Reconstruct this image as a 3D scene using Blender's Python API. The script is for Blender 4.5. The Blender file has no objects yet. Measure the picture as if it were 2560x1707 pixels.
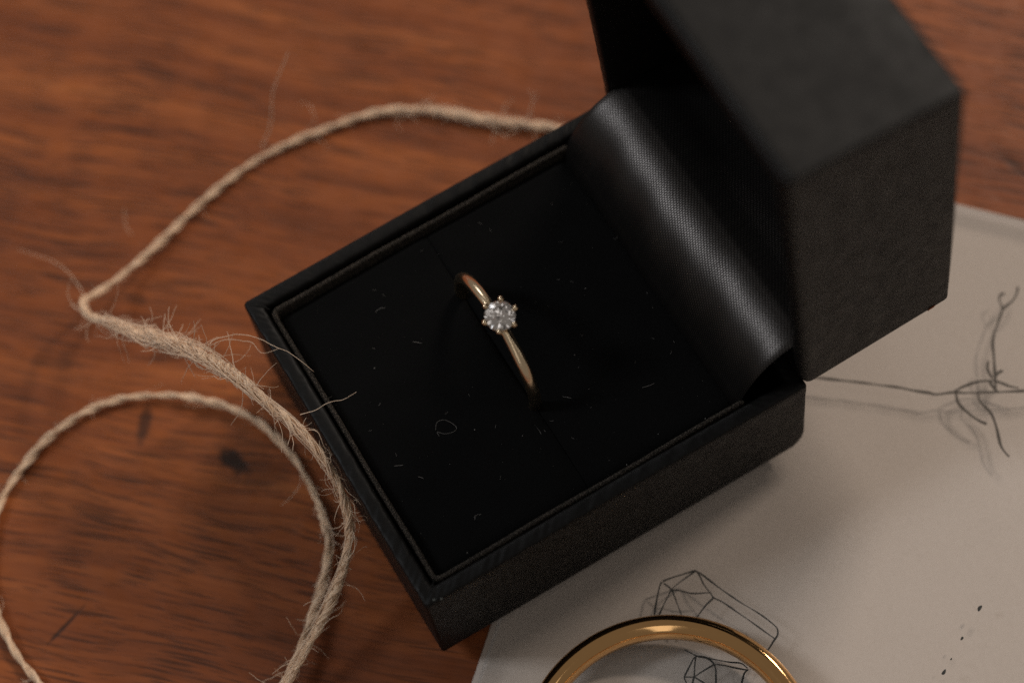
import bpy, math, random
import numpy as np
from mathutils import Vector, Matrix

random.seed(7)
rng = np.random.default_rng(11)
S = 0.001                     # everything below is written in millimetres
sc = bpy.context.scene
col = sc.collection

# ------------------------------------------------------------------ camera
cam_d = bpy.data.cameras.new("camera")
cam = bpy.data.objects.new("camera", cam_d)
col.objects.link(cam)
R = np.array([[0.50175266, 0.860727, -0.08598431],
              [0.7732453, -0.49085828, -0.40143474],
              [-0.38773183, 0.13493398, -0.91184256]])
T = np.array([-8.04608701, 36.44036185, 308.74443728])
loc = -R.T @ T * S
M = (np.diag([1, -1, -1]) @ R).T
mw = Matrix([list(M[i]) + [loc[i]] for i in range(3)] + [[0, 0, 0, 1]])
cam.matrix_world = mw
cam_d.sensor_width = 36
cam_d.lens = 92.81
cam_d.clip_start = 0.01
cam_d.clip_end = 20
cam_d.dof.use_dof = True
cam_d.dof.focus_distance = 0.3025
cam_d.dof.aperture_fstop = 9.6
cam_d.dof.aperture_blades = 0
sc.camera = cam

# ------------------------------------------------------------------ light
w = bpy.data.worlds.new("World")
sc.world = w
w.use_nodes = True
bg = w.node_tree.nodes["Background"]
bg.inputs["Color"].default_value = (1.0, 0.90, 0.80, 1)
bg.inputs["Strength"].default_value = 0.16


def area(name, az, el, dist, sx, sy, power, color, target=(-15, 30, 5)):
    d = bpy.data.lights.new(name, 'AREA')
    d.shape = 'RECTANGLE'
    d.size, d.size_y = sx, sy
    d.energy = power
    d.color = color
    o = bpy.data.objects.new(name, d)
    col.objects.link(o)
    az, el = math.radians(az), math.radians(el)
    v = Vector((math.cos(az) * math.cos(el), math.sin(az) * math.cos(el), math.sin(el)))
    o.location = Vector(target) * S + v * dist
    o.rotation_euler = (-v).to_track_quat('-Z', 'Y').to_euler()
    return o


# the window: behind the open lid, a little to its left; a paler second one to the left
area("window_pane_right", 94, 41, 1.4, 0.09, 0.10, 5.5, (1.0, 0.87, 0.75))
area("window_pane_left", 121, 42, 1.4, 0.28, 0.32, 8.0, (1.0, 0.88, 0.77))
area("window_side", 236, 43, 1.5, 0.22, 0.38, 5.8, (0.90, 0.95, 1.0))
area("window_far", 176, 30, 1.8, 0.35, 0.55, 2.4, (0.96, 0.97, 1.0))
area("glint_light_near", -30, 48, 1.5, 0.22, 1.5, 0.9, (1.0, 0.96, 0.92))  # unseen strip light, added for the highlight lines on the ring band
area("glint_light_right", 55, 42, 1.5, 0.22, 1.5, 0.9, (1.0, 0.94, 0.88))  # second added strip, for the band's other bright line

sc.view_settings.view_transform = 'Standard'
sc.view_settings.look = 'None'
sc.view_settings.exposure = 0.0
sc.view_settings.gamma = 1.0
sc.view_settings.use_curve_mapping = False
sc.render.engine = 'CYCLES'
sc.cycles.max_bounces = 14
sc.cycles.transmission_bounces = 12
sc.cycles.transparent_max_bounces = 24
sc.cycles.use_denoising = False      # keeps a fine film-like grain
sc.cycles.sample_clamp_indirect = 1.5
sc.cycles.caustics_reflective = False


# ------------------------------------------------------------------ helpers
def mesh(name, verts, faces, mat=None, parent=None, smooth=False, uv=None):
    me = bpy.data.meshes.new(name)
    v = np.asarray(verts, dtype=float) * S
    me.from_pydata(v.tolist(), [], [tuple(int(i) for i in f) for f in faces])
    if smooth:
        me.polygons.foreach_set("use_smooth", [True] * len(me.polygons))
    if uv is not None:
        L = me.uv_layers.new(name="UVMap")
        idx = np.empty(len(me.loops), dtype=np.int32)
        me.loops.foreach_get("vertex_index", idx)
        L.data.foreach_set("uv", np.asarray(uv, dtype=np.float32)[idx].ravel())
    me.update()
    o = bpy.data.objects.new(name, me)
    col.objects.link(o)
    if mat:
        me.materials.append(mat)
    if parent:
        o.parent = parent
    return o


def empty(name, loc=(0, 0, 0)):
    o = bpy.data.objects.new(name, None)
    o.empty_display_size = 0.005
    o.location = Vector(loc) * S
    col.objects.link(o)
    return o


def tag(o, label=None, cat=None, kind=None, group=None):
    if label: o["label"] = label
    if cat: o["category"] = cat
    if kind: o["kind"] = kind
    if group: o["group"] = group
    return o


def hold(o, parent):
    """parent o, whose mesh is written in world millimetres, to a moved Empty"""
    o.parent = parent
    o.matrix_parent_inverse = Matrix.Translation(-parent.location)
    return o


def spline(pts, step):
    """Catmull-Rom through pts, resampled evenly"""
    P = np.asarray(pts, float)
    P = np.vstack([2 * P[0] - P[1], P, 2 * P[-1] - P[-2]])
    out = []
    for i in range(1, len(P) - 2):
        t = np.linspace(0, 1, 24, endpoint=False)[:, None]
        a, b, c, d = P[i - 1], P[i], P[i + 1], P[i + 2]
        out.append(0.5 * (2 * b + (c - a) * t + (2 * a - 5 * b + 4 * c - d) * t**2 + (3 * b - a - 3 * c + d) * t**3))
    Q = np.vstack(out + [P[-2][None]])
    s = np.concatenate([[0], np.cumsum(np.linalg.norm(np.diff(Q, axis=0), axis=1))])
    n = max(3, int(s[-1] / step))
    ss = np.linspace(0, s[-1], n)
    return np.stack([np.interp(ss, s, Q[:, k]) for k in range(P.shape[1])], 1)


def frames(P):
    """parallel-transport frame along P"""
    t = np.gradient(P, axis=0)
    t /= np.linalg.norm(t, axis=1)[:, None] + 1e-12
    n = np.zeros_like(P)
    a = np.array([0, 0, 1.0]) if abs(t[0][2]) < 0.9 else np.array([1.0, 0, 0])
    v = a - t[0] * (a @ t[0])
    n[0] = v / np.linalg.norm(v)
    for i in range(1, len(P)):
        v = n[i - 1] - t[i] * (n[i - 1] @ t[i])
        n[i] = v / (np.linalg.norm(v) + 1e-12)
    return t, n, np.cross(t, n)


def tube(P, r, k=5, closed=False):
    """verts and faces of a tube; r scalar or per point"""
    P = np.asarray(P, float)
    r = np.broadcast_to(np.asarray(r, float), (len(P),))
    t, n, b = frames(P)
    a = np.linspace(0, 2 * np.pi, k, endpoint=False)
    V = P[:, None] + r[:, None, None] * (np.cos(a)[None, :, None] * n[:, None] + np.sin(a)[None, :, None] * b[:, None])
    m = len(P)
    i, j = np.meshgrid(np.arange(m if closed else m - 1), np.arange(k), indexing='ij')
    i2, j2 = (i + 1) % m, (j + 1) % k
    F = np.stack([i * k + j, i * k + j2, i2 * k + j2, i2 * k + j], -1).reshape(-1, 4)
    return V.reshape(-1, 3), F


class Bag:
    """collects pieces into one mesh"""
    def __init__(s): s.v, s.f, s.n = [], [], 0
    def add(s, V, F):
        s.v.append(np.asarray(V, float)); s.f += [tuple(int(q) + s.n for q in f) for f in F]; s.n += len(V)
    def build(s, name, mat, parent=None, smooth=True):
        return mesh(name, np.vstack(s.v), s.f, mat, parent, smooth)


def rrect(x0, x1, y0, y1, r, seg=5, step=None):
    """rounded rectangle, counter-clockwise; step: subdivide the straight runs"""
    r = max(r, 0.02)
    pts = []
    cs = [((x1 - r, y0 + r), -90), ((x1 - r, y1 - r), 0), ((x0 + r, y1 - r), 90), ((x0 + r, y0 + r), 180)]
    for q, (c, a0) in enumerate(cs):
        for k in range(seg + 1):
            a = math.radians(a0 + 90 * k / seg)
            pts.append((c[0] + r * math.cos(a), c[1] + r * math.sin(a)))
        if step:
            c2, a2 = cs[(q + 1) % 4]
            a2 = math.radians(a2)
            A = np.array(pts[-1]); B = np.array((c2[0] + r * math.cos(a2), c2[1] + r * math.sin(a2)))
            n = step if isinstance(step, int) else max(1, int(np.linalg.norm(B - A) / step))
            for k in range(1, n):
                pts.append(tuple(A + (B - A) * k / n))
    return np.array(pts)


def loft(loops, cap0=False, cap1=False):
    k = len(loops[0])
    V = np.vstack(loops)
    F = []
    for i in range(len(loops) - 1):
        for j in range(k):
            j2 = (j + 1) % k
            F.append((i * k + j, i * k + j2, (i + 1) * k + j2, (i + 1) * k + j))
    if cap0: F.append(tuple(range(k))[::-1])
    if cap1: F.append(tuple((len(loops) - 1) * k + j for j in range(k)))
    return V, F


# ------------------------------------------------------------------ materials
class N:
    """short-hand node graph"""
    def __init__(s, name):
        s.m = bpy.data.materials.new(name); s.m.use_nodes = True
        s.t = s.m.node_tree; s.t.nodes.clear()
        s.out = s.t.nodes.new("ShaderNodeOutputMaterial")
    def n(s, typ, ins=None, **kw):
        nd = s.t.nodes.new("ShaderNode" + typ)
        for k, v in kw.items(): setattr(nd, k, v)
        for k, v in (ins or {}).items(): s.set(nd.inputs[k], v)
        return nd
    def set(s, sock, v):
        if isinstance(v, bpy.types.NodeSocket): s.t.links.new(v, sock)
        else:
            if hasattr(sock.default_value, '__len__') and isinstance(v, (tuple, list)) and len(v) == 3 and len(sock.default_value) == 4: v = (*v, 1)
            sock.default_value = v
    def math(s, op, a, b=0.0, c=0.0, clamp=False):
        nd = s.n("Math", operation=op, use_clamp=clamp)
        for i, q in enumerate((a, b, c)): s.set(nd.inputs[i], q)
        return nd.outputs[0]
    def mix(s, f, a, b, mode='MIX'):
        nd = s.n("Mix", data_type='RGBA', blend_type=mode)
        s.set(nd.inputs[0], f); s.set(nd.inputs[6], a); s.set(nd.inputs[7], b)
        return nd.outputs[2]
    def ramp(s, f, stops, interp='LINEAR'):
        nd = s.n("ValToRGB"); s.set(nd.inputs[0], f)
        cr = nd.color_ramp; cr.interpolation = interp
        while len(cr.elements) < len(stops): cr.elements.new(0.5)
        for e, (p, c) in zip(cr.elements, stops):
            e.position = p; e.color = (*c, 1) if len(c) == 3 else c
        return nd.outputs[0]
    def maprange(s, f, a, b, c=0.0, d=1.0):
        nd = s.n("MapRange", {0: f, 1: a, 2: b, 3: c, 4: d}); return nd.outputs[0]
    def noise(s, vec, scale, detail=3.0, rough=0.5, dist=0.0):
        nd = s.n("TexNoise", {"Vector": vec, "Scale": scale, "Detail": detail, "Roughness": rough, "Distortion": dist}); return nd.outputs[0]
    def mm(s, rotz=0.0, scale=(1, 1, 1), loc=(0, 0, 0)):
        """object coordinates in millimetres, turned about z"""
        tc = s.n("TexCoord")
        a = s.n("VectorMath", {0: tc.outputs["Object"]}, operation='SCALE'); a.inputs["Scale"].default_value = 1000
        m1 = s.n("Mapping", {"Vector": a.outputs[0]}); m1.inputs["Rotation"].default_value = (0, 0, rotz); m1.inputs["Location"].default_value = loc
        m2 = s.n("Mapping", {"Vector": m1.outputs[0]}); m2.inputs["Scale"].default_value = scale
        return m2.outputs[0]
    def bump(s, h, strength, dist_mm, nrm=None):
        ins = {"Height": h, "Strength": strength, "Distance": dist_mm * S}
        if nrm is not None: ins["Normal"] = nrm
        return s.n("Bump", ins).outputs[0]
    def bsdf(s, **kw):
        b = s.n("BsdfPrincipled")
        for k, v in kw.items(): s.set(b.inputs[k.replace('_', ' ')], v)
        return b
    def done(s, sock): s.t.links.new(sock, s.out.inputs[0]); return s.m


def mat_wood():
    g = N("varnished_wood")
    ang = math.radians(-46)
    base = g.mm(ang)
    # slow waviness of the grain
    wv = g.n("TexNoise", {"Vector": base, "Scale": 0.022, "Detail": 2.0})
    sub = g.n("VectorMath", {0: wv.outputs["Color"], 1: (0.5, 0.5, 0.5)}, operation='SUBTRACT')
    off = g.n("VectorMath", {0: sub.outputs[0], 1: (0, 8.0, 0)}, operation='MULTIPLY')
    p = g.n("VectorMath", {0: base, 1: off.outputs[0]}, operation='ADD').outputs[0]
    def st(sx, sy):
        m = g.n("Mapping", {"Vector": p}); m.inputs["Scale"].default_value = (sx, sy, 1); return m.outputs[0]
    broad = g.noise(st(0.009, 0.05), 1.0, 3, 0.55)
    band = g.noise(st(0.014, 0.30), 1.0, 4, 0.6)
    fine = g.noise(st(0.035, 1.15), 1.0, 4, 0.65)
    pore = g.noise(st(0.11, 2.1), 1.0, 2, 0.5)
    pore2 = g.noise(st(0.22, 4.0), 1.0, 2, 0.5)
    mott = g.noise(base, 0.07, 2, 0.5)
    v = g.math('MULTIPLY_ADD', broad, 0.40, g.math('MULTIPLY', band, 0.34))
    v = g.math('MULTIPLY_ADD', fine, 0.26, v)
    v = g.math('MULTIPLY_ADD', mott, 0.10, v)
    c = g.ramp(v, [(0.36, (0.098, 0.0268, 0.0088)), (0.50, (0.190, 0.0515, 0.0148)), (0.62, (0.280, 0.081, 0.0218)), (0.74, (0.38, 0.127, 0.037))])
    streak = g.maprange(g.noise(st(0.03, 0.62), 1.0, 3, 0.6), 0.56, 0.70)
    c = g.mix(g.math('MULTIPLY', streak, 0.26), c, (0.060, 0.021, 0.0095))
    def pores(sx, sy, lo, hi):
        vo = g.n("TexVoronoi", {"Vector": st(sx, sy), "Scale": 1.0, "Randomness": 1.0}, voronoi_dimensions='2D')
        rnd = g.n("SeparateColor", {0: vo.outputs["Color"]}).outputs[0]
        rad = g.maprange(rnd, 0.25, 1.0, lo, hi)
        return g.maprange(g.math('DIVIDE', vo.outputs["Distance"], rad), 1.0, 0.55)
    pm = g.math('MAXIMUM', pores(0.07, 1.55, 0.05, 0.35), g.math('MULTIPLY', pores(0.13, 3.0, 0.05, 0.34), 0.9))
    pm = g.math('MAXIMUM', pm, g.math('MULTIPLY', g.maprange(pore, 0.55, 0.64), 0.7))
    dens = g.maprange(g.noise(st(0.02, 0.05), 1.0, 2), 0.36, 0.58, 0.55, 1.0)
    pm = g.math('MULTIPLY', pm, dens)
    c = g.mix(g.math('MULTIPLY', pm, 0.88), c, (0.034, 0.013, 0.0065))
    # knots, dents, a scratch and the twine kink's painted shadow, each with its shape
    ob = g.mm(0)
    def spot(x, y, rx, ry, rot, k, soft=0.5):
        m = g.n("Mapping", {"Vector": ob}, vector_type='TEXTURE')
        m.inputs["Location"].default_value = (x, y, 0); m.inputs["Rotation"].default_value = (0, 0, math.radians(rot)); m.inputs["Scale"].default_value = (rx, ry, 1)
        nn = g.n("VectorMath", {0: m.outputs[0], 1: (1, 1, 0)}, operation='MULTIPLY')
        L = g.n("VectorMath", {0: nn.outputs[0]}, operation='LENGTH').outputs["Value"]
        L = g.math('ADD', L, g.math('MULTIPLY', g.math('SUBTRACT', g.noise(ob, 0.9, 3), 0.5), 0.9))
        return g.math('MULTIPLY', g.maprange(L, 1.0, soft, 0.0, 1.0), k)
    spots = [(-35.6, -9.6, 3.4, 1.5, 20, 0.95), (-32.6, -7.4, 5.0, 2.8, 40, 0.35), (-45.9, -17.0, 3.4, 1.1, 140, 0.75), (-27.8, -37.0, 3.6, 0.32, -72, 0.85),
             (-17.7, 92.8, 3.0, 0.8, 15, 0.55), (-62.0, -10.2, 2.0, 1.0, 40, 0.45), (-59.5, -22.6, 4.0, 1.3, 50, 0.4), (-52.5, -10.0, 3.0, 1.1, 60, 0.5)]  # second on this line: shadow of the twine's kink, painted into the wood
    tot = None
    for s_ in spots:
        q = spot(*s_)
        tot = q if tot is None else g.math('MAXIMUM', tot, q)
    c = g.mix(tot, c, (0.022, 0.011, 0.007))
    hgt = g.math('SUBTRACT', g.math('MULTIPLY', fine, 0.35), g.math('ADD', pm, tot))
    nrm = g.bump(hgt, 0.35, 0.12)
    nrm = g.bump(g.noise(base, 0.22, 2), 0.25, 0.5, nrm)
    ro = g.maprange(g.noise(base, 0.35, 4, 0.6), 0.3, 0.7, 0.36, 0.54)
    b = g.bsdf(Base_Color=c, Roughness=ro, Normal=nrm, IOR=1.45)
    b.inputs['Specular IOR Level'].default_value = 0.3
    return g.done(b.outputs[0])


def mat_leather(name="black_leatherette", base=(0.0042, 0.0039, 0.0037), rough=0.5, grain=1.0):
    g = N(name)
    p = g.mm(0)
    vo = g.n("TexVoronoi", {"Vector": p, "Scale": 3.6, "Randomness": 1.0}, feature='DISTANCE_TO_EDGE')
    h = g.math('MINIMUM', vo.outputs["Distance"], 0.25)
    fb = g.noise(p, 6.0, 3, 0.6)
    h = g.math('MULTIPLY_ADD', fb, 0.18, h)
    nrm = g.bump(h, 0.16 * grain, 0.08)
    nrm = g.bump(g.noise(p, 0.35, 2), 0.05, 0.5, nrm)
    wear = g.noise(p, 0.9, 4, 0.7)
    c = g.mix(g.maprange(wear, 0.45, 0.75), base, tuple(q * 1.45 for q in base))
    ro = g.maprange(g.noise(p, 0.5, 3), 0.3, 0.7, rough - 0.06, rough + 0.08)
    b = g.bsdf(Base_Color=c, Roughness=ro, Normal=nrm, IOR=1.45)
    b.inputs["Specular IOR Level"].default_value = 0.18
    return g.done(b.outputs[0])


def mat_velvet(name="black_velvet", base=(0.0008, 0.0008, 0.00085), sheen=0.012):
    g = N(name)
    p = g.mm(0)
    n = g.noise(p, 9.0, 3, 0.7)
    c = g.mix(g.maprange(g.noise(p, 0.25, 3), 0.3, 0.7), base, tuple(q * 1.6 for q in base))
    b = g.bsdf(Base_Color=c, Roughness=1.0, Normal=g.bump(n, 0.8, 0.15), Sheen_Weight=sheen, Sheen_Roughness=0.45)
    b.inputs["Specular IOR Level"].default_value = 0.16
    b.inputs["Sheen Tint"].default_value = (0.8, 0.85, 0.9, 1)
    return g.done(b.outputs[0])


def mat_braid():
    g = N("flocked_card_edge")
    p = g.mm(0)
    n = g.noise(p, 7.0, 4, 0.75)
    c = g.ramp(n, [(0.40, (0.004, 0.0037, 0.0034)), (0.53, (0.034, 0.029, 0.024)), (0.67, (0.19, 0.155, 0.125))])
    b = g.bsdf(Base_Color=c, Roughness=0.95, Normal=g.bump(n, 0.9, 0.2))
    b.inputs["Specular IOR Level"].default_value = 0.12
    return g.done(b.outputs[0])


def mat_satin():
    """fine black twill satin; uv is in millimetres (u across the box, v along the drape)"""
    g = N("black_satin")
    uv = g.n("UVMap").outputs[0]
    sx = g.n("SeparateXYZ", {0: uv})
    u, v = sx.outputs[0], sx.outputs[1]
    wob = g.math('MULTIPLY', g.math('SUBTRACT', g.noise(uv, 0.5, 2), 0.5), 0.25)
    pu, pv = 0.25, 0.42                       # thread pitch
    row = g.math('FLOOR', g.math('DIVIDE', u, pu))
    fu = g.math('FRACT', g.math('DIVIDE', u, pu))
    ph = g.math('ADD', g.math('DIVIDE', g.math('ADD', v, wob), pv), g.math('MULTIPLY', row, 0.381))
    fv = g.math('FRACT', ph)
    au = g.math('SINE', g.math('MULTIPLY', fu, math.pi))
    av = g.math('SINE', g.math('MULTIPLY', fv, math.pi))
    h = g.math('MULTIPLY', g.math('POWER', au, 0.7), g.math('POWER', av, 0.8))
    tone = g.noise(uv, 0.8, 3, 0.6)
    c = g.mix(h, (0.001, 0.001, 0.001), (0.007, 0.0065, 0.0062))
    nrm = g.bump(h, 0.34, 0.032)
    mp = g.n("Mapping", {"Vector": uv}); mp.inputs["Scale"].default_value = (3.6, 0.08, 1)
    thr = g.noise(mp.outputs[0], 1.0, 4, 0.7)
    ro = g.math('SUBTRACT', g.maprange(thr, 0.3, 0.7, 0.35, 0.43), g.math('MULTIPLY', h, 0.05))
    b = g.bsdf(Base_Color=c, Roughness=ro, Normal=nrm, IOR=1.5)
    b.inputs["Specular Tint"].default_value = (1, 0.90, 0.85, 1)
    g.set(b.inputs["Specular IOR Level"], g.math('MULTIPLY_ADD', h, 0.80, 0.08))
    return g.done(b.outputs[0])


def mat_metal(name, c, rough):
    g = N(name)
    p = g.mm(0)
    r = g.maprange(g.noise(p, 1.2, 4, 0.7), 0.35, 0.7, rough * 0.8, rough * 1.3)
    b = g.bsdf(Base_Color=c, Metallic=1.0, Roughness=r, Normal=g.bump(g.noise(p, 0.5, 3), 0.10, 0.08))
    return g.done(b.outputs[0])


def mat_diamond():
    g = N("diamond")
    b = g.n("BsdfGlass", {"Color": (1, 0.99, 0.985), "Roughness": 0.0, "IOR": 2.417})
    return g.done(b.outputs[0])


def mat_paper():
    g = N("ivory_paper")
    p = g.mm(0)
    n = g.noise(p, 1.4, 5, 0.7)
    c = g.mix(g.maprange(g.noise(p, 0.06, 3), 0.3, 0.7), (0.495, 0.425, 0.375), (0.52, 0.445, 0.395))
    c = g.mix(g.maprange(n, 0.3, 0.8), c, (0.55, 0.475, 0.425))
    b = g.bsdf(Base_Color=c, Roughness=0.9, Normal=g.bump(n, 0.2, 0.05))
    b.inputs["Specular IOR Level"].default_value = 0.2
    return g.done(b.outputs[0])


def mat_acrylic():
    """clear sheet: lets light straight through, mirrors a little at a slant"""
    g = N("clear_acrylic")
    p = g.mm(0)
    lw = g.n("LayerWeight", {"Blend": 0.5})
    fr = g.math('MULTIPLY_ADD', g.math('POWER', lw.outputs["Facing"], 5.0), 0.95, 0.035)
    tr = g.n("BsdfTransparent", {"Color": (0.985, 0.985, 0.98)})
    gl = g.n("BsdfGlossy", {"Color": (1.0, 0.95, 0.9), "Roughness": 0.2})
    df = g.n("BsdfDiffuse", {"Color": (0.75, 0.76, 0.78)})
    m1 = g.n("MixShader", {0: fr, 1: tr.outputs[0], 2: gl.outputs[0]})
    m2 = g.n("MixShader", {0: 0.02, 1: m1.outputs[0], 2: df.outputs[0]})
    return g.done(m2.outputs[0])


def mat_frost():
    g = N("polished_edge")
    tr = g.n("BsdfTransparent", {"Color": (0.95, 0.96, 0.97)})
    df = g.n("BsdfPrincipled", {"Base Color": (0.72, 0.74, 0.77), "Roughness": 0.35})
    m = g.n("MixShader", {0: 0.3, 1: tr.outputs[0], 2: df.outputs[0]})
    return g.done(m.outputs[0])


def mat_plain(name, c, rough=0.8, spec=0.3):
    g = N(name)
    b = g.bsdf(Base_Color=c, Roughness=rough)
    b.inputs["Specular IOR Level"].default_value = spec
    return g.done(b.outputs[0])


def mat_jute(name, dark, light):
    g = N(name)
    p = g.mm(0)
    n = g.noise(p, 1.6, 4, 0.7)
    geo = g.n("ObjectInfo")
    c = g.mix(g.maprange(n, 0.3, 0.7), dark, light)
    b = g.bsdf(Base_Color=c, Roughness=0.62, Normal=g.bump(g.noise(p, 12, 2), 0.3, 0.05))
    b.inputs["Specular IOR Level"].default_value = 0.4
    tl = g.n("BsdfTranslucent", {"Color": c})
    m = g.n("MixShader", {0: 0.18, 1: b.outputs[0], 2: tl.outputs[0]})
    return g.done(m.outputs[0])


WOOD = mat_wood()
LEATHER = mat_leather()
VELVET = mat_velvet()
DARKLINE = mat_velvet("lid_velvet", (0.0028, 0.0027, 0.0026), 0.03)
BRAID = mat_braid()
SATIN = mat_satin()
GOLD = mat_metal("yellow_gold", (0.80, 0.475, 0.205), 0.10)
ROSE = mat_metal("champagne_gold", (0.90, 0.71, 0.48), 0.15)
BAND = mat_metal("champagne_gold_band", (0.90, 0.71, 0.48), 0.2)
DIAMOND = mat_diamond()
PAPER = mat_paper()
ACRYLIC = mat_acrylic()
FROST = mat_frost()
INK = mat_plain("black_ink", (0.022, 0.023, 0.022), 0.6)
SOFTINK = mat_plain("faded_ink", (0.075, 0.065, 0.055), 0.7)
JUTE = mat_jute("jute", (0.78, 0.53, 0.34), (0.98, 0.78, 0.575))
HAIR = mat_jute("jute_fibre", (0.76, 0.55, 0.38), (0.95, 0.78, 0.61))
LINT = mat_plain("pale_lint", (0.16, 0.15, 0.14), 0.9, 0.1)
ORANGE = mat_plain("orange_scuff", (0.30, 0.07, 0.015), 0.8)
GLUE = mat_plain("dried_glue", (0.22, 0.23, 0.21), 0.6)

ZT = -2.5                    # table top
ZP = -2.25                   # top of the paper
ZA = -0.05                   # top of the clear sheet
WX, DY, HB = -43.95, 50.0, 17.41     # ring box: x from WX to 0, y from 0 to DY, height of the base

# ------------------------------------------------------------------ the table
V = [(x, y, z) for z in (ZT - 30, ZT) for x, y in ((-420, -420), (420, -420), (420, 420), (-420, 420))]
F = [(3, 2, 1, 0), (4, 5, 6, 7)] + [(i, (i + 1) % 4, 4 + (i + 1) % 4, 4 + i) for i in range(4)]
tag(mesh("table", V, F, WOOD), kind="structure")

# ------------------------------------------------------------------ paper and printed clear sheet
CRN = np.array([-44.8, 57.7]); EU = np.array([0.665, -0.747]); EV = np.array([0.747, 0.665])


def sheet(name, inset_u, inset_v, z0, z1, mat, lu=150, lv=170, wav=0.0, edge_mat=None, parent=None, r=2.0):
    """a flat slab; its corner hides under the box, its edges run along EU and EV"""
    c = rrect(inset_v, lu, inset_u, lv, r, 4, 3.0)
    def W(q): return CRN + EU * q[0] + EV * q[1]
    lo, hi, hi2 = [], [], []
    for q in c:
        x, y = W(q)
        d = wav * math.sin(q[0] * 0.35 + 1.0) * math.exp(-min(q[0], q[1]) * 0.2)
        lo.append((x, y, z0)); hi.append((x, y, z1 + d - 0.06 * (z1 - z0)))
        cc = np.array([lu / 2, lv / 2]); q2 = q + (cc - q) / np.linalg.norm(cc - q) * 0.08 * (z1 - z0)
        x2, y2 = W(q2); hi2.append((x2, y2, z1 + d))
    V, F = loft([np.array(lo), np.array(hi), np.array(hi2)], True, True)
    o = mesh(name, V, F, mat, parent)
    if edge_mat:
        o.data.materials.append(edge_mat)
        for f in o.data.polygons:
            if abs(f.normal.z) < 0.6: f.material_index = 1
    return o


tag(sheet("paper_sheet", -1.0, -1.1, ZT + 0.004, ZP, PAPER),
    "ivory paper sheet lying under the printed clear sheet and the ring box", "paper")
clear = tag(sheet("clear_sheet", 0.0, 0.0, ZP + 0.06, ZA, ACRYLIC, edge_mat=FROST),
            "clear plastic sheet printed with fine dark crystals and a twig, over ivory paper", "plastic sheet")


def ink(bag, pts, wd, z, jitter=0.012):
    """a pen line: a raised ribbon of ink with uneven width"""
    P = spline([(q[0], q[1]) for q in pts], 0.22)
    t = np.gradient(P, axis=0); t /= np.linalg.norm(t, axis=1)[:, None] + 1e-9
    n = np.stack([-t[:, 1], t[:, 0]], 1)
    k = len(P)
    s = np.arange(k)
    ww = wd * (1 + 0.22 * np.sin(s * 0.37 + random.random() * 6) + 0.15 * np.sin(s * 0.11 + random.random() * 6)) / 2
    P = P + n * (jitter * np.sin(s * 0.23 + random.random() * 6))[:, None]
    a, b = P + n * ww[:, None], P - n * ww[:, None]
    V = np.vstack([np.c_[a, np.full(k, z)], np.c_[b, np.full(k, z)], np.c_[P, np.full(k, z + 0.012)]])
    F = []
    for i in range(k - 1):
        F += [(i, 2 * k + i, 2 * k + i + 1, i + 1), (2 * k + i, k + i, k + i + 1, 2 * k + i + 1), (k + i, i, i + 1, k + i + 1)]
    bag.add(V, F)


TW= [(-51.35, 49.04, -1.8), (-54.53, 45.74, -1.8), (-58.9, 40.53, -1.7), (-64.81, 34.19, -1.7), (-67.92, 28.81, -1.7), (-69.58, 21.33, -1.7), (-70.43, 12.79, -1.7), (-69.16, 4.48, -1.6), (-66.86, -2.99, -1.4), (-64.72, -9.51, -0.5), (-63.04, -13.88, 1.5), (-61.64, -15.82, 4.0), (-58.08, -16.26, 7.0), (-53.13, -14.29, 11.0), (-47.78, -11.41, 14.5), (-42.51, -8.29, 17.0), (-37.09, -5.69, 18.0), (-31.91, -3.83, 18.0), (-26.2, -1.91, 17.0), (-21.52, -1.07, 15.0), (-17.44, -1.5, 12.0), (-15.15, -2.85, 9.0), (-12.95, -5.43, 6.0), (-10.43, -9.19, 4.0), (-8.05, -13.49, 2.5), (-5.88, -18.13, 1.0), (-3.93, -24.11, -0.5), (-4.57, -30.98, -1.7), (-9.32, -37.23, -1.7), (-16.06, -41.13, -1.8), (-23.22, -42.85, -1.8), (-28.89, -43.62, -1.8), (-34.95, -43.05, -1.8), (-40.23, -41.06, -1.8), (-45.45, -37.24, -1.8), (-48.54, -32.58, -1.7), (-50.58, -26.71, -1.6), (-50.74, -20.5, -1.5), (-48.66, -14.81, -1.5), (-45.08, -9.91, -1.5), (-40.12, -5.78, -1.6), (-34.75, -3.74, -1.6), (-29.02, -3.17, -1.6), (-23.39, -3.79, -1.5), (-19.21, -5.07, -1.3), (-15.39, -7.94, -1.0), (-11.72, -11.57, -0.5), (-7.6, -16.34, 0.0), (-4.04, -21.4, -0.3), (-1.46, -27.4, -1.7)]
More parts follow.
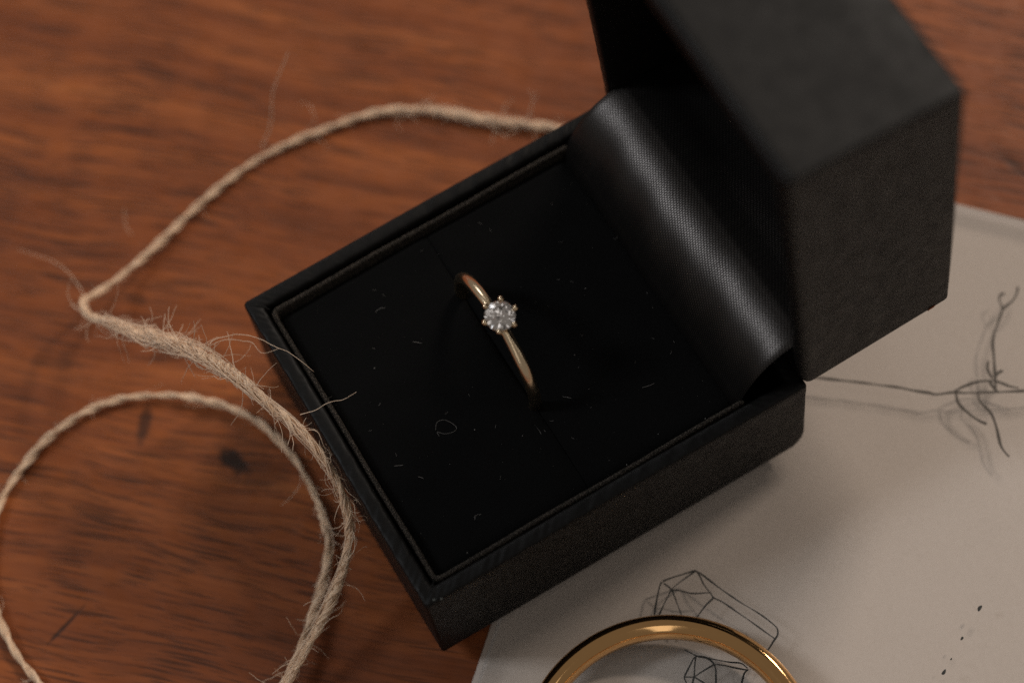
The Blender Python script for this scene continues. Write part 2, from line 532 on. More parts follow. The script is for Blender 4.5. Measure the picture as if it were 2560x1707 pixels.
CR1= [[(5.99, 26.39, 0), (6.17, 27.55, 0), (6.9, 30.38, 0)], [(6.94, 30.35, 0), (7.19, 27.73, 0), (7.44, 26.68, 0)], [(6.29, 26.38, 0), (7.16, 26.71, 0), (7.44, 26.68, 0)], [(6.01, 26.33, 0), (6.23, 25.9, 0), (7.51, 24.66, 0), (9.1, 23.35, 0), (10.18, 22.4, 0)], [(7.44, 26.68, 0), (8.29, 25.33, 0), (9.28, 23.92, 0), (9.93, 22.95, 0)], [(7.51, 26.78, 0), (9.1, 26.43, 0), (10.68, 26.09, 0), (11.81, 25.79, 0)], [(7.46, 26.81, 0), (8.2, 27.67, 0), (9.12, 28.6, 0), (10.11, 30.39, 0)], [(6.97, 30.39, 0), (7.84, 30.43, 0), (8.78, 30.3, 0), (10.18, 30.4, 0), (10.84, 30.4, 0)], [(10.84, 30.4, 0), (11.15, 29.17, 0), (11.73, 27.78, 0), (12.23, 26.66, 0)], [(6.9, 30.38, 0), (7.91, 30.84, 0), (10.29, 31.65, 0), (12.72, 32.65, 0), (14.77, 33.65, 0), (16.21, 34.23, 0), (17.54, 34.64, 0), (18.02, 34.65, 0), (18.38, 34.48, 0), (18.68, 34.19, 0), (18.93, 33.64, 0), (19.51, 32.47, 0), (20.2, 31.12, 0)], [(10.84, 30.4, 0), (12.06, 31.12, 0), (13.74, 31.78, 0), (15.5, 32.5, 0), (17.06, 33.11, 0), (18.79, 33.79, 0)]]
CR2= [[(15.83, 25.0, 0), (16.56, 25.8, 0), (17.16, 26.1, 0), (17.74, 26.19, 0), (18.52, 25.93, 0), (19.77, 25.15, 0), (20.83, 24.37, 0)], [(15.83, 25.0, 0), (15.88, 24.51, 0), (16.24, 23.95, 0), (16.96, 22.83, 0), (17.29, 22.42, 0), (18.02, 22.28, 0), (19.27, 21.84, 0)], [(15.84, 24.82, 0), (16.72, 24.16, 0), (17.8, 23.44, 0)], [(17.8, 23.44, 0), (17.73, 24.84, 0), (17.74, 26.19, 0)], [(17.24, 22.52, 0), (17.8, 23.44, 0)], [(17.8, 23.44, 0), (19.07, 24.01, 0), (20.83, 24.37, 0)], [(17.8, 23.44, 0), (19.27, 21.84, 0)], [(15.97, 25.14, 0), (17.04, 26.29, 0), (18.35, 27.74, 0), (19.24, 28.89, 0), (20.15, 29.22, 0)], [(17.74, 26.19, 0), (18.44, 27.12, 0), (19.49, 28.16, 0), (20.41, 29.17, 0)], [(20.32, 29.22, 0), (20.49, 28.55, 0), (21.55, 27.43, 0), (22.24, 26.65, 0)], [(14.38, 24.19, 0), (15.08, 24.56, 0), (15.83, 25.0, 0)]]
TWIG= [[(-8.5, 52.7, 0), (-6.7, 55.0, 0), (-4.86, 57.25, 0), (-3.06, 59.49, 0), (-1.29, 61.53, 0), (0.1, 63.22, 0), (1.67, 64.78, 0), (2.67, 65.91, 0), (3.28, 66.5, 0), (4.11, 68.36, 0), (5.07, 69.71, 0), (6.59, 72.29, 0), (7.41, 73.74, 0), (8.45, 75.56, 0), (9.76, 78.15, 0)], [(4.11, 68.36, 0), (4.1, 69.37, 0), (4.24, 70.27, 0), (4.58, 71.65, 0), (5.36, 73.13, 0), (6.1, 73.83, 0), (6.98, 74.43, 0), (7.83, 75.26, 0)], [(6.82, 72.64, 0), (5.59, 73.42, 0), (3.08, 74.94, 0), (1.47, 75.84, 0), (0.49, 76.71, 0), (-0.25, 77.62, 0), (-1.74, 79.46, 0), (-2.86, 79.78, 0), (-3.49, 80.37, 0), (-3.27, 80.88, 0)], [(-1.74, 79.46, 0), (-1.9, 80.24, 0), (-2.03, 81.08, 0), (-2.4, 81.91, 0), (-3.19, 82.76, 0)], [(5.09, 73.32, 0), (3.82, 73.54, 0), (2.95, 74.22, 0)], [(5.07, 73.63, 0), (4.89, 74.36, 0), (4.93, 74.94, 0)], [(5.29, 72.78, 0), (6.04, 72.77, 0), (6.83, 72.83, 0)], [(4.36, 68.59, 0), (5.04, 68.29, 0), (5.79, 68.12, 0), (7.1, 68.33, 0), (8.7, 68.84, 0), (9.62, 69.42, 0)], [(5.59, 70.87, 0), (6.25, 70.55, 0), (6.89, 70.38, 0), (8.75, 70.61, 0), (10.59, 70.15, 0), (12.61, 69.32, 0), (13.59, 69.19, 0), (14.48, 69.27, 0)]]
DOTS= [((28.13, 55.81, 0.0), 0.41, 0.82), ((30.07, 52.05, 0.0), 0.28, 0.52), ((31.47, 49.61, 0.0), 0.18, 0.31), ((32.33, 48.04, 0.0), 0.36, 0.78), ((33.34, 46.06, 0.0), 0.3, 0.6), ((34.12, 44.38, 0.0), 0.34, 0.71)]
LINTS = {'loop': [(-18.6, 11.55), (-19.31, 12.13), (-19.19, 12.93), (-18.45, 13.49), (-17.54, 13.72), (-17.29, 13.12), (-17.64, 12.16), (-18.25, 11.58), (-17.73, 11.52)], 'f1': [(-13.85, 21.09), (-13.18, 21.45), (-12.29, 21.56), (-11.59, 21.56)], 'f2': [(-10.4, 34.35), (-10.18, 35.09), (-10.11, 35.81)], 'f3': [(-6.68, 9.91), (-7.03, 10.22), (-6.87, 10.87)], 'f4': [(-35.26, 12.85), (-35.37, 13.5), (-35.14, 14.08)], 'f5': [(-29.57, 14.72), (-28.88, 15.5)], 'f6': [(-14.59, 25.18), (-14.32, 25.9), (-13.59, 26.75)], 'f7': [(-17.26, 5.32), (-16.82, 6.22)], 'f8': [(-14.68, 7.03), (-14.18, 7.44)]}
SPECS= [(-3.7, 7.23), (-24.58, 35.25), (-18.19, 42.36), (-21.76, 23.85), (-4.51, 32.9), (-29.04, 9.28), (-17.97, 29.83), (-16.18, 15.37), (-36.93, 42.64), (-35.74, 42.35), (-12.55, 19.63), (-3.23, 27.95), (-3.25, 38.41)]
HAIRS= [[(-41.33, -6.0, 17.5), (-41.26, -4.66, 18.0), (-40.07, -2.57, 18.5), (-38.77, -1.13, 19.0), (-35.43, 0.74, 20.0), (-32.57, 2.08, 20.0), (-31.39, 2.62, 19.5), (-31.07, 2.81, 19.0)], [(-27.56, -0.99, 18.0), (-26.6, 0.67, 19.0), (-26.29, 2.22, 20.0), (-25.38, 3.97, 20.5), (-25.16, 5.64, 21.0)], [(-34.65, -4.9, 18.0), (-33.39, -5.71, 17.0), (-32.41, -6.95, 16.0), (-32.1, -8.36, 15.0)], [(-41.4, -6.54, 17.0), (-40.51, -3.89, 18.0), (-38.75, -1.63, 18.0), (-36.84, -1.2, 18.0), (-36.23, 0.79, 18.0)], [(-25.6, -0.9, 17.6), (-25.0, -0.4, 17.9), (-24.2, -0.3, 17.2), (-22.5, -0.5, 15.5)], [(-70.99, 13.22, -1.0), (-71.11, 15.47, 3.0), (-71.98, 17.16, 8.0), (-72.35, 19.31, 12.0), (-72.73, 20.94, 14.0)], [(-69.9, 18.31, -1.5), (-69.81, 20.64, 1.0), (-71.34, 21.33, 2.0), (-73.24, 20.57, 1.0)], [(-56.06, 44.45, -1.0), (-56.72, 45.47, 1.0), (-57.1, 46.91, 3.0)], [(-61.47, -15.54, 4.0), (-65.59, -15.6, 3.0), (-69.82, -16.87, 2.0), (-74.18, -19.99, 1.0)], [(-29.8, -3.25, -1.0), (-27.64, -4.23, 0.0), (-26.72, -5.93, 0.0), (-26.44, -7.59, 0.0)], [(-18.38, -0.99, 12.0), (-16.67, -0.77, 12.0), (-15.43, -1.95, 10.0), (-14.74, -3.19, 9.0)], [(-21.33, -1.06, 14.0), (-18.56, -1.37, 15.0), (-15.91, -2.06, 12.0), (-15.47, -1.19, 11.0), (-15.2, -0.4, 11.0)], [(-69.34, -6.66, -1.0), (-70.19, -6.62, 0.0), (-71.99, -5.77, 1.0)]]

ZI = ZA + 0.006
for nm, lines, wd in (("printed_crystal", CR1, 0.17), ("printed_crystal", CR2, 0.19), ("printed_twig", TWIG, 0.30)):
    bag = Bag()
    for l in lines:
        ink(bag, l, wd, ZI)
    bag.build(nm, SOFTINK if nm == "printed_twig" else INK, clear, False)
for (c, a, b) in DOTS:
    an = np.linspace(0, 2 * np.pi, 14, endpoint=False)
    d = np.array([-0.42, 0.91]); n = np.array([-d[1], d[0]])
    rr = 1 + 0.12 * np.sin(an * 3 + c[0])
    P = np.array(c[:2]) + (np.cos(an) * rr * b / 2)[:, None] * d + (np.sin(an) * rr * a / 2)[:, None] * n
    V = np.vstack([np.c_[P, np.full(14, ZI)], [[c[0], c[1], ZI + 0.02]]])
    mesh("printed_dash", V, [(i, (i + 1) % 14, 14) for i in range(14)], INK, clear)

# ------------------------------------------------------------------ the ring box
box = empty("ring_box", (WX / 2, DY / 2, 0))
tag(box, "open black leatherette ring box with velvet cushion and satin hinge lining", "ring box")


def rim_wrinkle(x, y, amp):
    """tiny folds of the wrapped leatherette across the rim"""
    s = x * 1.0 + y * 1.0
    return amp * (math.sin(s * 2.1 + 0.7 * math.sin(s * 0.9)) * 0.5 + math.sin(s * 5.3 + 2 * math.sin(s * 0.31)) * 0.4 - 1.3 * max(0, math.sin(s * 1.37 + 1.9 * math.sin(s * 0.23)))**14)


# base shell: profile of (inset, z, corner radius)
prof = [(1.2, 0.0, 0.5), (0.35, 0.12, 0.6), (0.0, 0.5, 0.4), (0.0, 1.0, 0.4), (0.0, 1.8, 0.4), (0.0, 3.0, 0.4), (0.0, 6, 0.4), (0.0, 10, 0.4), (0.0, HB - 3.2, 0.4), (-0.05, HB - 1.2, 0.4), (-0.05, HB - 0.45, 0.45),
        (0.03, HB - 0.12, 0.45), (0.16, HB - 0.02, 0.45), (0.5, HB, 0.45), (1.0, HB, 0.45), (1.45, HB - 0.04, 0.45), (1.72, HB - 0.18, 0.45), (1.85, HB - 0.55, 0.45), (1.85, 8.0, 0.45), (1.85, 3.0, 0.45)]
loops = []
for ins, z, r in prof:
    yb = DY - ins
    if z < 3.0:
        yb = min(yb, DY - (3.0 - math.sqrt(max(0.0, 9.0 - (3.0 - z)**2))))
    c = rrect(WX + ins, -ins, ins, yb, r, 5, 170)
    amp = 0.0
    if 0.1 < ins < 1.6 and z > HB - 0.6: amp = 0.07
    zz = np.array([z + rim_wrinkle(q[0], q[1], amp) for q in c])
    # sagging of the rim: real boxes are not ruler-straight
    zz += np.array([0.05 * math.sin(q[0] * 0.13 + 1) + 0.05 * math.sin(q[1] * 0.11) for q in c]) * (1 if z > 12 else 0)
    c = c + np.array([[0.05 * math.sin(q[1] * 0.16 + 0.5), 0.05 * math.sin(q[0] * 0.14)] for q in c]) * (1 if z > 8 else 0)
    loops.append(np.c_[c, zz])
V, F = loft(loops, True, True)
base = hold(mesh("base", V, F, LEATHER, smooth=True), box)

# mitred fold of the wrap at the front corners, a glue spot on the near one
for x, y, sx in ((-0.0, 0.0, -1), (WX, 0.0, 1)):
    b = Bag()
    for k in range(2):
        P = spline([(x + sx * (0.25 + 0.15 * k), 0.15 + 0.22 * k, HB - 0.28), (x + sx * (0.9 + 0.1 * k), 0.75 + 0.2 * k, HB + 0.01), (x + sx * 1.7, 1.7 + 0.12 * k, HB - 0.0), (x + sx * 2.3, 2.25, HB - 0.3)], 0.12)
        Vt, Ft = tube(P, 0.055 + 0.02 * k, 6); b.add(Vt, Ft)
    o = b.build("corner_fold", LEATHER); hold(o, base)
b = Bag()
for k in range(6):
    c = np.array([-0.55 - 0.22 * k + 0.1 * random.random(), 0.32 + 0.10 * k, HB - 0.02])
    c = np.array([-0.3 + 0.05 * k, 1.1 + 0.16 * k, HB - 0.14]) + rng.normal(0, 0.05, 3)
    P = c + np.array([[-0.1, -0.08, 0], [0, 0, 0.06], [0.09, 0.1, 0.0]])
    Vt, Ft = tube(spline(P, 0.05), 0.05 + 0.03 * random.random(), 6); b.add(Vt, Ft)
hold(b.build("glue_spot", GLUE), base)

# flocked card edge standing inside the rim on three sides
YB = 43.0
path = [(-2.95, YB), (-2.95, 20.0)]
cx0, cx1, cy0, rr = WX + 2.15, -2.15, 2.15, 1.1
pl = [(cx1, YB)] + [(cx1, YB - k * 0.5) for k in range(1, int((YB - cy0 - rr) / 0.5))]
for a in range(0, 91, 10):
    pl.append((cx1 - rr + rr * math.cos(math.radians(a)), cy0 + rr - rr * math.sin(math.radians(a))))
k = cx1 - rr - 0.5
while k > cx0 + rr:
    pl.append((k, cy0)); k -= 0.5
for a in range(0, 91, 10):
    pl.append((cx0 + rr - rr * math.sin(math.radians(a)), cy0 + rr - rr * math.cos(math.radians(a))))
k = cy0 + rr + 0.5
while k < YB:
    pl.append((cx0, k)); k += 0.5
pl = np.array(pl)
t = np.gradient(pl, axis=0); t /= np.linalg.norm(t, axis=1)[:, None]
nin = np.stack([t[:, 1], -t[:, 0]], 1)          # towards the middle of the box
if (nin[0] @ np.array([-1, 0])) < 0: nin = -nin
sec = [(0, -9), (0, -0.45), (0.08, -0.2), (0.28, -0.1), (0.5, -0.16), (0.62, -0.36), (0.66, -0.8), (0.66, -9)]
k = len(pl)
Vv, Ff = [], []
for i in range(k):
    j = rng.normal(0, 0.025)
    for a, z in sec:
        Vv.append((*(pl[i] + nin[i] * (a + 0.05 * math.sin(i * 0.15))), HB - 0.55 + z + (j if z > -1 else 0)))
m = len(sec)
for i in range(k - 1):
    for q in range(m - 1):
        Ff.append((i * m + q, (i + 1) * m + q, (i + 1) * m + q + 1, i * m + q + 1))
hold(mesh("card_edge", Vv, Ff, BRAID, smooth=True), box)

# velvet cushion: two pads with the ring slot between them
PX0, PX1, PY0, PY1, SLOT, ZPAD = WX + 2.72, -2.72, 2.72, 42.2, 22.8, HB - 1.8
for (ya, yb) in ((PY0, SLOT - 0.04), (SLOT + 0.04, PY1)):
    nx, ny = 90, 60
    V, F = [], []
    for i in range(nx + 1):
        for j in range(ny + 1):
            x = PX0 + (PX1 - PX0) * i / nx
            fy = 0.5 - 0.5 * math.cos(math.pi * j / ny)
            y = ya + (yb - ya) * fy
            dx = min(x - PX0, PX1 - x); dfar = min(abs(y - PY0), abs(PY1 - y)); ds = abs(y - SLOT)
            z = ZPAD
            z -= 0.9 * math.exp(-dx / 0.45) + 0.9 * math.exp(-dfar / 0.45)
            z -= 0.9 * math.exp(-ds / 0.25) * (0.10 + 0.90 * math.exp(-((x + 24.5) / 9.5)**4))
            bul = math.exp(-((x + 23.8) / 11)**2)
            z += 0.28 * bul * math.exp(-((ds - 1.6) / 1.8)**2) - 0.5 * math.exp(-ds / 0.9) * bul
            z += 0.10 * math.sin(x * 0.21 + y * 0.17) + 0.03 * math.sin(x * 0.9 - y * 0.6)
            V.append((x, y, z))
    for i in range(nx):
        for j in range(ny):
            a = i * (ny + 1) + j
            F.append((a, a + ny + 1, a + ny + 2, a + 1))
    # skirt down to the tray floor
    n0 = len(V)
    ring_i = [i * (ny + 1) for i in range(nx + 1)] + [nx * (ny + 1) + j for j in range(1, ny + 1)] + [i * (ny + 1) + ny for i in range(nx - 1, -1, -1)] + [j for j in range(ny - 1, 0, -1)]
    V += [(V[i][0], V[i][1], 3.2) for i in ring_i]
    L = len(ring_i)
    F += [(ring_i[q], n0 + q, n0 + (q + 1) % L, ring_i[(q + 1) % L]) for q in range(L)]
    hold(mesh("cushion", V, F, VELVET, smooth=True), box)

# lid: opened on its hinge, built in (x, s along the rim, n into the lid)
AN = math.radians(86.885)
rd = np.array([-math.cos(AN), math.sin(AN)]); nd_ = np.array([math.sin(AN), math.cos(AN)])
LL, LB, TD = 53.1, 50.1, 19.23


def lid_pt(x, s, n):
    n = n * (1.02 + 0.055 * s / LL)
    y, z = np.array([DY, HB]) + rd * s + nd_ * n
    return (x, y - 0.45, z + 0.03)


lprof = [(2.5, 16.6, 0.9), (2.5, 8.0, 0.9), (2.5, 0.8, 0.9), (2.3, 0.3, 0.9), (1.95, 0.06, 0.9), (1.5, 0.0, 0.9), (0.9, 0.06, 0.9), (0.45, 0.24, 0.9), (0.16, 0.52, 0.9), (0.02, 0.9, 0.9), (0.0, 1.4, 0.9),
         (0.0, 3.0, 0.9), (0.0, 9.0, 0.9), (0.0, 14.0, 0.9), (0.0, TD - 0.6, 0.9), (0.05, TD - 0.3, 0.9), (0.18, TD - 0.12, 0.9), (0.45, TD - 0.02, 0.8), (1.2, TD, 0.6)]
loops = []
for ins, n, r in lprof:
    top = LL + (LB - LL) * n / TD
    c = rrect(WX + ins, -ins, ins * (1.0 if n < 15 else 0.6), top - ins, 0.4, 5, 90)
    amp = 0.03 if (0.1 < ins < 2.0 and n < 0.6) else 0.0
    loops.append(np.array([lid_pt(q[0] + 0.06 * math.sin(q[1] * 0.12), q[1], n + rim_wrinkle(q[0], q[1], amp) + (0.06 * math.sin(q[0] * 0.15 + q[1] * 0.1) if n < 10 else 0)) for q in c]))
V, F = loft(loops, True, True)
F = [f[::-1] for f in F]
lid = hold(mesh("lid", V, F, LEATHER, smooth=True), box)
# worn orange fleck on the lower edge of the lid's near side
b = Bag()
for k in range(9):
    c = np.array([0.03, 66.3 + 0.09 * k + rng.normal(0, 0.04), 18.72 + rng.normal(0, 0.10) + 0.02 * k])
    P = c + np.array([[0, -0.1, -0.04], [0.03, 0, 0.03], [0, 0.1, 0.0]]) * (0.7 + random.random())
    Vt, Ft = tube(spline(P, 0.05), 0.045 + 0.03 * random.random(), 6); b.add(Vt, Ft)
o = b.build("orange_scuff", ORANGE); hold(o, lid); tag(o, "small orange worn fleck on the lower lid edge")

# satin drape over the hinge, running on into the lid
sat = [(41.3, HB - 5.0), (41.6, HB - 3.2)]
ang = np.radians([65, 64, 62, 59, 56, 52, 47, 42, 36, 30, 24, 18, 12, 7, 3]); q = np.array([42.2, HB - 1.3])
for a in ang:
    sat.append(tuple(q)); q = q + 0.92 * np.array([math.cos(a), math.sin(a)])
sat += [(q[0] + 1.5, q[1] - 0.1), (q[0] + 4.5, q[1] - 0.5), (61.5, q[1] - 0.2), (63.6, q[1] + 1.2), (64.7, q[1] + 4), (65.0, HB + 16), (64.9, HB + 28), (64.7, HB + 46)]
SP = spline(sat, 0.35)
sl = np.concatenate([[0], np.cumsum(np.linalg.norm(np.diff(SP, axis=0), axis=1))])
nx = 110
X0, X1 = WX + 2.4, -2.6
V, UV, F = [], [], []
for i in range(len(SP)):
    tn = SP[min(i + 1, len(SP) - 1)] - SP[max(i - 1, 0)]; tn = tn / np.linalg.norm(tn); nn = np.array([-tn[1], tn[0]])
    for j in range(nx + 1):
        f = j / nx
        x = X0 + (X1 - X0) * f
        e = min(f, 1 - f) * (X1 - X0)
        wob = 0.22 * math.sin(x * 0.23 + sl[i] * 0.08) * math.exp(-((sl[i] - 9) / 7)**2) + 0.07 * math.sin(x * 0.8 + sl[i] * 0.3) * math.exp(-((sl[i] - 8) / 6)**2)
        wob -= 0.18 * math.exp(-e / 0.35)
        y, z = SP[i] + nn * wob
        V.append((x, y, z)); UV.append((x, sl[i]))
for i in range(len(SP) - 1):
    for j in range(nx):
        a = i * (nx + 1) + j
        F.append((a, a + 1, a + nx + 2, a + nx + 1))
hold(mesh("satin_lining", V, F, SATIN, smooth=True, uv=UV), box)

# ------------------------------------------------------------------ engagement ring
RC = np.array([-23.5, SLOT, 17.2]); RO, TH = 9.2, 1.25
eng = empty("diamond_ring", RC)
tag(eng, "slim gold ring with one round diamond in six claws, standing in the cushion slot", "ring")
ROLL = math.radians(10.0); LEAN = math.radians(2.0)
# local frame of the ring: e1 in-plane sideways, e2 in-plane up (towards the stone), e3 the ring's axis
e2 = np.array([math.sin(ROLL) * math.cos(LEAN), math.sin(LEAN), math.cos(ROLL) * math.cos(LEAN)]); e2 /= np.linalg.norm(e2)
e3 = np.array([0, 1.0, 0]) - e2 * e2[1]; e3 /= np.linalg.norm(e3)
e1 = np.cross(e2, e3) * -1.0
if e1[0] < 0: e1 = -e1


def rl(a, b, c): return RC + e1 * a + e2 * b + e3 * c


nb, npf = 160, 20
V, F = [], []
for i in range(nb):
    th = 2 * math.pi * i / nb                        # 0 at the stone
    d = min(th, 2 * math.pi - th)
    wd = 1.5 - 0.35 * math.exp(-(d / 0.42)**2)
    tk = TH + 0.15 * math.exp(-(d / 0.4)**2)
    for j in range(npf):
        a = 2 * math.pi * j / npf
        ca, sa = math.cos(a), math.sin(a)
        # soft peaked outside, flatter inside
        rad = RO - tk / 2 + tk / 2 * ca * (1.0 if ca > 0 else 0.8)
        ax = wd / 2 * sa
        V.append(rl(rad * math.sin(th), rad * math.cos(th), ax))
for i in range(nb):
    for j in range(npf):
        i2, j2 = (i + 1) % nb, (j + 1) % npf
        F.append((i * npf + j, i * npf + j2, i2 * npf + j2, i2 * npf + j))
hold(mesh("band", V, F, BAND, smooth=True), eng)

GIR = RO + 1.75                                       # height of the girdle above the ring centre
DR = 1.77
# round brilliant
def dpt(r, a, h): return rl(r * math.cos(a), GIR + h, r * math.sin(a))
V = []; F = []
A0 = math.radians(6)
tb = [dpt(DR * 0.56, A0 + k * math.pi / 4, DR * 0.31) for k in range(8)]
st = [dpt(DR * 0.79, A0 + (k + 0.5) * math.pi / 4, DR * 0.185) for k in range(8)]
gu = [dpt(DR, A0 + k * math.pi / 8, DR * 0.025) for k in range(16)]
gl = [dpt(DR, A0 + k * math.pi / 8, -DR * 0.025) for k in range(16)]
lw = [dpt(DR * 0.22, A0 + (k + 0.5) * math.pi / 4, -DR * 0.70) for k in range(8)]
V = tb + st + gu + gl + lw + [dpt(0, 0, -DR * 0.87)]
T_, S_, GU, GL_, LW, CU = 0, 8, 16, 32, 48, 56
F.append(tuple(T_ + k for k in range(8)))
for k in range(8):
    k2 = (k + 1) % 8
    F.append((T_ + k, S_ + k, T_ + k2))
    F.append((T_ + k, S_ + (k - 1) % 8, GU + 2 * k)); F.append((T_ + k, GU + 2 * k, S_ + k))
    F.append((S_ + k, GU + 2 * k, GU + 2 * k + 1)); F.append((S_ + k, GU + 2 * k + 1, GU + (2 * k + 2) % 16))
    F.append((GL_ + 2 * k, LW + k, GL_ + 2 * k + 1)); F.append((GL_ + 2 * k + 1, LW + k, GL_ + (2 * k + 2) % 16))
    F.append((GL_ + (2 * k + 2) % 16, LW + k, LW + k2)); F.append((LW + k, CU, LW + k2))
for k in range(16):
    k2 = (k + 1) % 16
    F.append((GU + k, GL_ + k, GL_ + k2, GU + k2))
dia = mesh("diamond", V, F, DIAMOND)
import bmesh
bm = bmesh.new(); bm.from_mesh(dia.data); bmesh.ops.recalc_face_normals(bm, faces=bm.faces[:]); bm.to_mesh(dia.data); bm.free()
hold(dia, eng)

# claws and the two gallery rings of the setting
up = np.array([-0.84, 0.54, 0])
a_up = math.atan2(up @ e3, up @ e1)
gal = Bag()
for rr_, hh, tr in ((0.98, -1.75, 0.17), (1.48, -0.85, 0.15)):
    an = np.linspace(0, 2 * np.pi, 48, endpoint=False)
    P = np.array([dpt(rr_, a, hh) for a in an])
    V, F = [], []
    for i, a in enumerate(an):
        rad = np.array(dpt(1, a, 0)) - np.array(dpt(0, a, 0))
        for j in range(10):
            b_ = 2 * math.pi * j / 10
            V.append(P[i] + rad * tr * math.cos(b_) + e2 * tr * 1.2 * math.sin(b_))
    F = [(i * 10 + j, i * 10 + (j + 1) % 10, ((i + 1) % 48) * 10 + (j + 1) % 10, ((i + 1) % 48) * 10 + j) for i in range(48) for j in range(10)]
    gal.add(V, F)
setting = hold(gal.build("setting", ROSE), eng)
for k in range(6):
    a = a_up + k * math.pi / 3
    P = [dpt(0.6, a, -2.2), dpt(0.95, a, -1.7), dpt(1.55, a, -0.75), dpt(1.89, a, -0.15), dpt(1.91, a, 0.15), dpt(1.78, a, 0.34), dpt(1.66, a, 0.40)]
    Q = spline(P, 0.09)
    f = np.linspace(0, 1, len(Q))
    r = 0.20 + 0.06 * f + 0.12 * np.exp(-((f - 0.88) / 0.09)**2)
    r[-1] = 0.05; r[-2] *= 0.75
    Vt, Ft = tube(Q, r, 10)
    hold(mesh("claw", Vt, list(Ft) + [tuple(len(Vt) - 10 + q for q in range(10))], ROSE, smooth=True), setting)

# ------------------------------------------------------------------ yellow gold hoop on the printed sheet
HC, HR = np.array([25.2, 15.5]), 17.3
sec = []
hgt = 3.5
for j in range(28):                                    # domed outside, flat inside with a soft arris
    a = 2 * math.pi * j / 28
    ca, sa = math.cos(a), math.sin(a)
    rad = (1.25 * abs(ca)**0.9 if ca > 0 else -1.55 * abs(ca)**0.9)
    sec.append((rad, hgt / 2 * (abs(sa)**0.9) * (1 if sa > 0 else -1)))
n = 220
V, F = [], []
for i in range(n):
    a = 2 * math.pi * i / n
    for rad, z in sec:
        r = HR - 1.25 + rad
        V.append((HC[0] + r * math.cos(a), HC[1] + r * math.sin(a), ZA + 0.02 + hgt / 2 + z))
k = len(sec)
F = [(i * k + j, ((i + 1) % n) * k + j, ((i + 1) % n) * k + (j + 1) % k, i * k + (j + 1) % k) for i in range(n) for j in range(k)]
tag(mesh("gold_hoop", V, F, GOLD, smooth=True), "polished yellow gold hoop lying on the printed clear sheet", "ring")

# ------------------------------------------------------------------ jute twine
TWP = spline(TW, 0.30)
n = len(TWP)
TWP = TWP + np.stack([np.convolve(rng.normal(0, 0.35, n + 40), np.hanning(41) / 20.5, 'valid') for _ in range(3)], 1) * 0.35
TWP[:, 2] = np.maximum(TWP[:, 2], ZT + 0.75)
arc = np.arange(n) * 0.30
ctrl = np.array(TW)
# how loose and thick the twine is along its length
def near(i0, i1, soft=4.0):
    a = np.argmin(np.linalg.norm(TWP - ctrl[i0], axis=1)) * 0.30; b = np.argmin(np.linalg.norm(TWP - ctrl[i1], axis=1)) * 0.30
    return 1 / (1 + np.exp(-(arc - a) / soft * 3)) * 1 / (1 + np.exp((arc - b) / soft * 3))
loose = near(11, 12) * 0.4 + near(13, 16) * 1.0 + near(16, 22) * 0.30 + near(22, 26) * 0.15 + near(1, 3) * 0.45 + near(43, 48) * 0.28
loose = np.clip(loose, 0, 1.2)
rad = 0.45 + 0.36 * loose + 0.06 * np.sin(arc * 0.55) + 0.05 * np.sin(arc * 0.23 + 1)
t, nn, bb = frames(TWP)
twine = empty("jute_twine", (ctrl[3][0], ctrl[3][1], ZT))
tag(twine, "frayed natural jute twine curling over the wood left of the ring box", "twine")
NF = 24
for ply in range(2):
    bag = Bag()
    pa = arc * (2 * np.pi / 6.5) / (1 + 0.3 * loose) + ply * np.pi
    pc = TWP + (0.40 * rad)[:, None] * (np.cos(pa)[:, None] * nn + np.sin(pa)[:, None] * bb)
    for f in range(NF):
        fa0 = 2 * np.pi * f / NF * 2.4 + ply
        rf = (0.15 + 0.85 * math.sqrt((f + 0.5) / NF)) * 0.62
        wander = np.convolve(rng.normal(0, 1, n + 60), np.hanning(61) / 30, 'valid')
        fa = fa0 + arc * (2 * np.pi / 6.0) + wander * 2.2
        rr_ = rad * rf * (1 + 0.22 * np.convolve(rng.normal(0, 1, n + 60), np.hanning(61) / 30, 'valid') * (0.6 + 1.6 * loose))
        P = pc + rr_[:, None] * (np.cos(fa)[:, None] * nn + np.sin(fa)[:, None] * bb)
        th = 0.078 * (0.75 + 0.5 * random.random()) * (rad / 0.55)
        Vt, Ft = tube(P, th, 5); bag.add(Vt, Ft)
    hold(bag.build("ply", JUTE), twine)

# fibres standing off the twine
bag = Bag()
cum = np.cumsum(0.14 + 1.15 * loose + 0.30 * near(12, 26)); cum /= cum[-1]
for q in range(850):
    i = int(np.searchsorted(cum, random.random())); i = min(max(i, 3), n - 4)
    a = random.random() * 2 * math.pi
    rdv = math.cos(a) * nn[i] + math.sin(a) * bb[i]
    sg = 1 if random.random() < 0.6 else -1
    Lf = random.choice([0.8, 1.0, 1.4, 2.2, 3.4, 5.0]) * (0.6 + 0.8 * random.random()) * (0.55 + 0.45 * min(1, loose[i] + 0.25))
    d = t[i] * sg * (0.5 + random.random()) + rdv * (0.25 + 0.9 * random.random())
    d /= np.linalg.norm(d)
    P = [TWP[i] + rdv * rad[i] * 0.75]
    cur = rng.normal(0, 1, 3) * 0.28
    for s in range(7):
        d = d + cur * 0.55 + rng.normal(0, 0.16, 3) - rdv * 0.05; d /= np.linalg.norm(d)
        P.append(P[-1] + d * Lf / 7)
    P = np.array(P); P[:, 2] = np.maximum(P[:, 2], ZT + 0.05)
    inbox = (P[:, 1] > -0.08) & (P[:, 2] < HB + 0.15) & (P[:, 0] < 0.1) & (P[:, 0] > WX - 0.1)
    P[inbox, 1] = -0.10
    th = 0.024 + 0.024 * random.random()
    Q = spline(P, max(0.12, Lf / 14))
    Vt, Ft = tube(Q, th * np.linspace(1.15, 0.5, len(Q)), 4); bag.add(Vt, Ft)
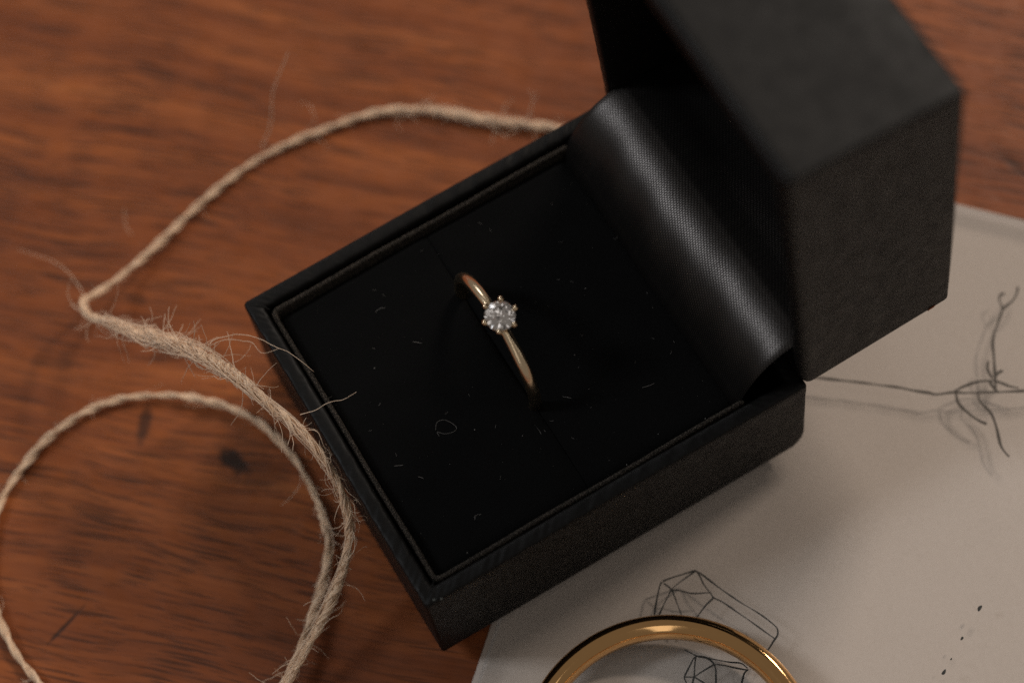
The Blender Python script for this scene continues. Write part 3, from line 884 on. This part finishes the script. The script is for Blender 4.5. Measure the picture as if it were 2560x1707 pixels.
# the fluffed-out stretch: long fibres lying loosely along the twine
for q in range(260):
    i = int(np.searchsorted(np.cumsum(loose**1.5) / np.sum(loose**1.5), random.random())); i = min(max(i, 30), n - 31)
    m = random.randint(5, 24); sl_ = slice(max(0, i - m), min(n, i + m)); k = sl_.stop - sl_.start
    a = random.random() * 6.28 + np.linspace(0, random.uniform(-1.6, 2.6), k)
    f = np.linspace(0, 1, k)
    lift = rad[sl_] * (0.8 + random.random() * 0.9 * np.sin(np.pi * f)**1.5 * (0.4 + loose[sl_])) + 0.5 * random.random() * f**3
    P = TWP[sl_] + lift[:, None] * (np.cos(a)[:, None] * nn[sl_] + np.sin(a)[:, None] * bb[sl_])
    P[:, 2] = np.maximum(P[:, 2], ZT + 0.05)
    inbox = (P[:, 1] > -0.08) & (P[:, 2] < HB + 0.15) & (P[:, 0] < 0.1) & (P[:, 0] > WX - 0.1)
    P[inbox, 1] = -0.10
    Vt, Ft = tube(P, 0.026 + 0.03 * random.random(), 4); bag.add(Vt, Ft)
for l in HAIRS:
    Q = spline(l, 0.3)
    Q = Q + np.stack([np.interp(np.arange(len(Q)), np.arange(0, len(Q) + 4, 4), rng.normal(0, 0.06, len(np.arange(0, len(Q) + 4, 4)))) for _ in range(3)], 1)
    hw = 0.10 if l[0][0] < -65 and l[-1][2] > 5 else 0.045
    Vt, Ft = tube(Q, np.linspace(hw, hw * 0.5, len(Q)), 5); bag.add(Vt, Ft)
o = bag.build("loose_fibres", HAIR); hold(o, twine); tag(o, kind="stuff")

# ------------------------------------------------------------------ lint on the velvet
def pad_z(x, y): return ZPAD + 0.10 * math.sin(x * 0.21 + y * 0.17) + 0.03 * math.sin(x * 0.9 - y * 0.6) + 0.03
bag = Bag()
def fibre(pts, th):
    P = np.array([(x, y, pad_z(x, y) + 0.05 * math.sin(3.1 * k)) for k, (x, y) in enumerate(pts)])
    Q = spline(P, 0.12)
    Vt, Ft = tube(Q, th, 4); bag.add(Vt, Ft)
loop_pts = LINTS.pop('loop')
for k, v in LINTS.items(): fibre(v, 0.028)
def speck(x, y, r):
    P = rng.normal(0, 1, (6, 3)); P /= np.linalg.norm(P, axis=1)[:, None]
    P = np.array([(1, 0, 0), (-1, 0, 0), (0, 1, 0), (0, -1, 0), (0, 0, 1), (0, 0, -1)]) * rng.uniform(0.6, 1.3, (6, 1)) * r + np.array([x, y, pad_z(x, y) + r * 0.5])
    bag.add(P, [(0, 2, 4), (2, 1, 4), (1, 3, 4), (3, 0, 4), (2, 0, 5), (1, 2, 5), (3, 1, 5), (0, 3, 5)])
for x, y in SPECS: speck(x, y, 0.09)
for q in range(260):
    x, y = random.uniform(PX0 + 0.5, PX1 - 0.5), random.uniform(PY0 + 0.5, PY1 - 0.5)
    if q % 6:
        speck(x, y, random.uniform(0.010, 0.030))
    else:
        a = random.random() * 6.28; L = random.uniform(0.12, 0.5)
        fibre([(x, y), (x + L * 0.5 * math.cos(a) + 0.05, y + L * 0.5 * math.sin(a)), (x + L * math.cos(a), y + L * math.sin(a))], 0.014)
tag(bag.build("lint", LINT), "pale lint specks and short fibres scattered on the black velvet", "lint", kind="stuff")
bag = Bag(); fibre(loop_pts, 0.022)
tag(bag.build("hair_loop", LINT), "tiny pale fibre curled in a loop on the velvet", "fibre")
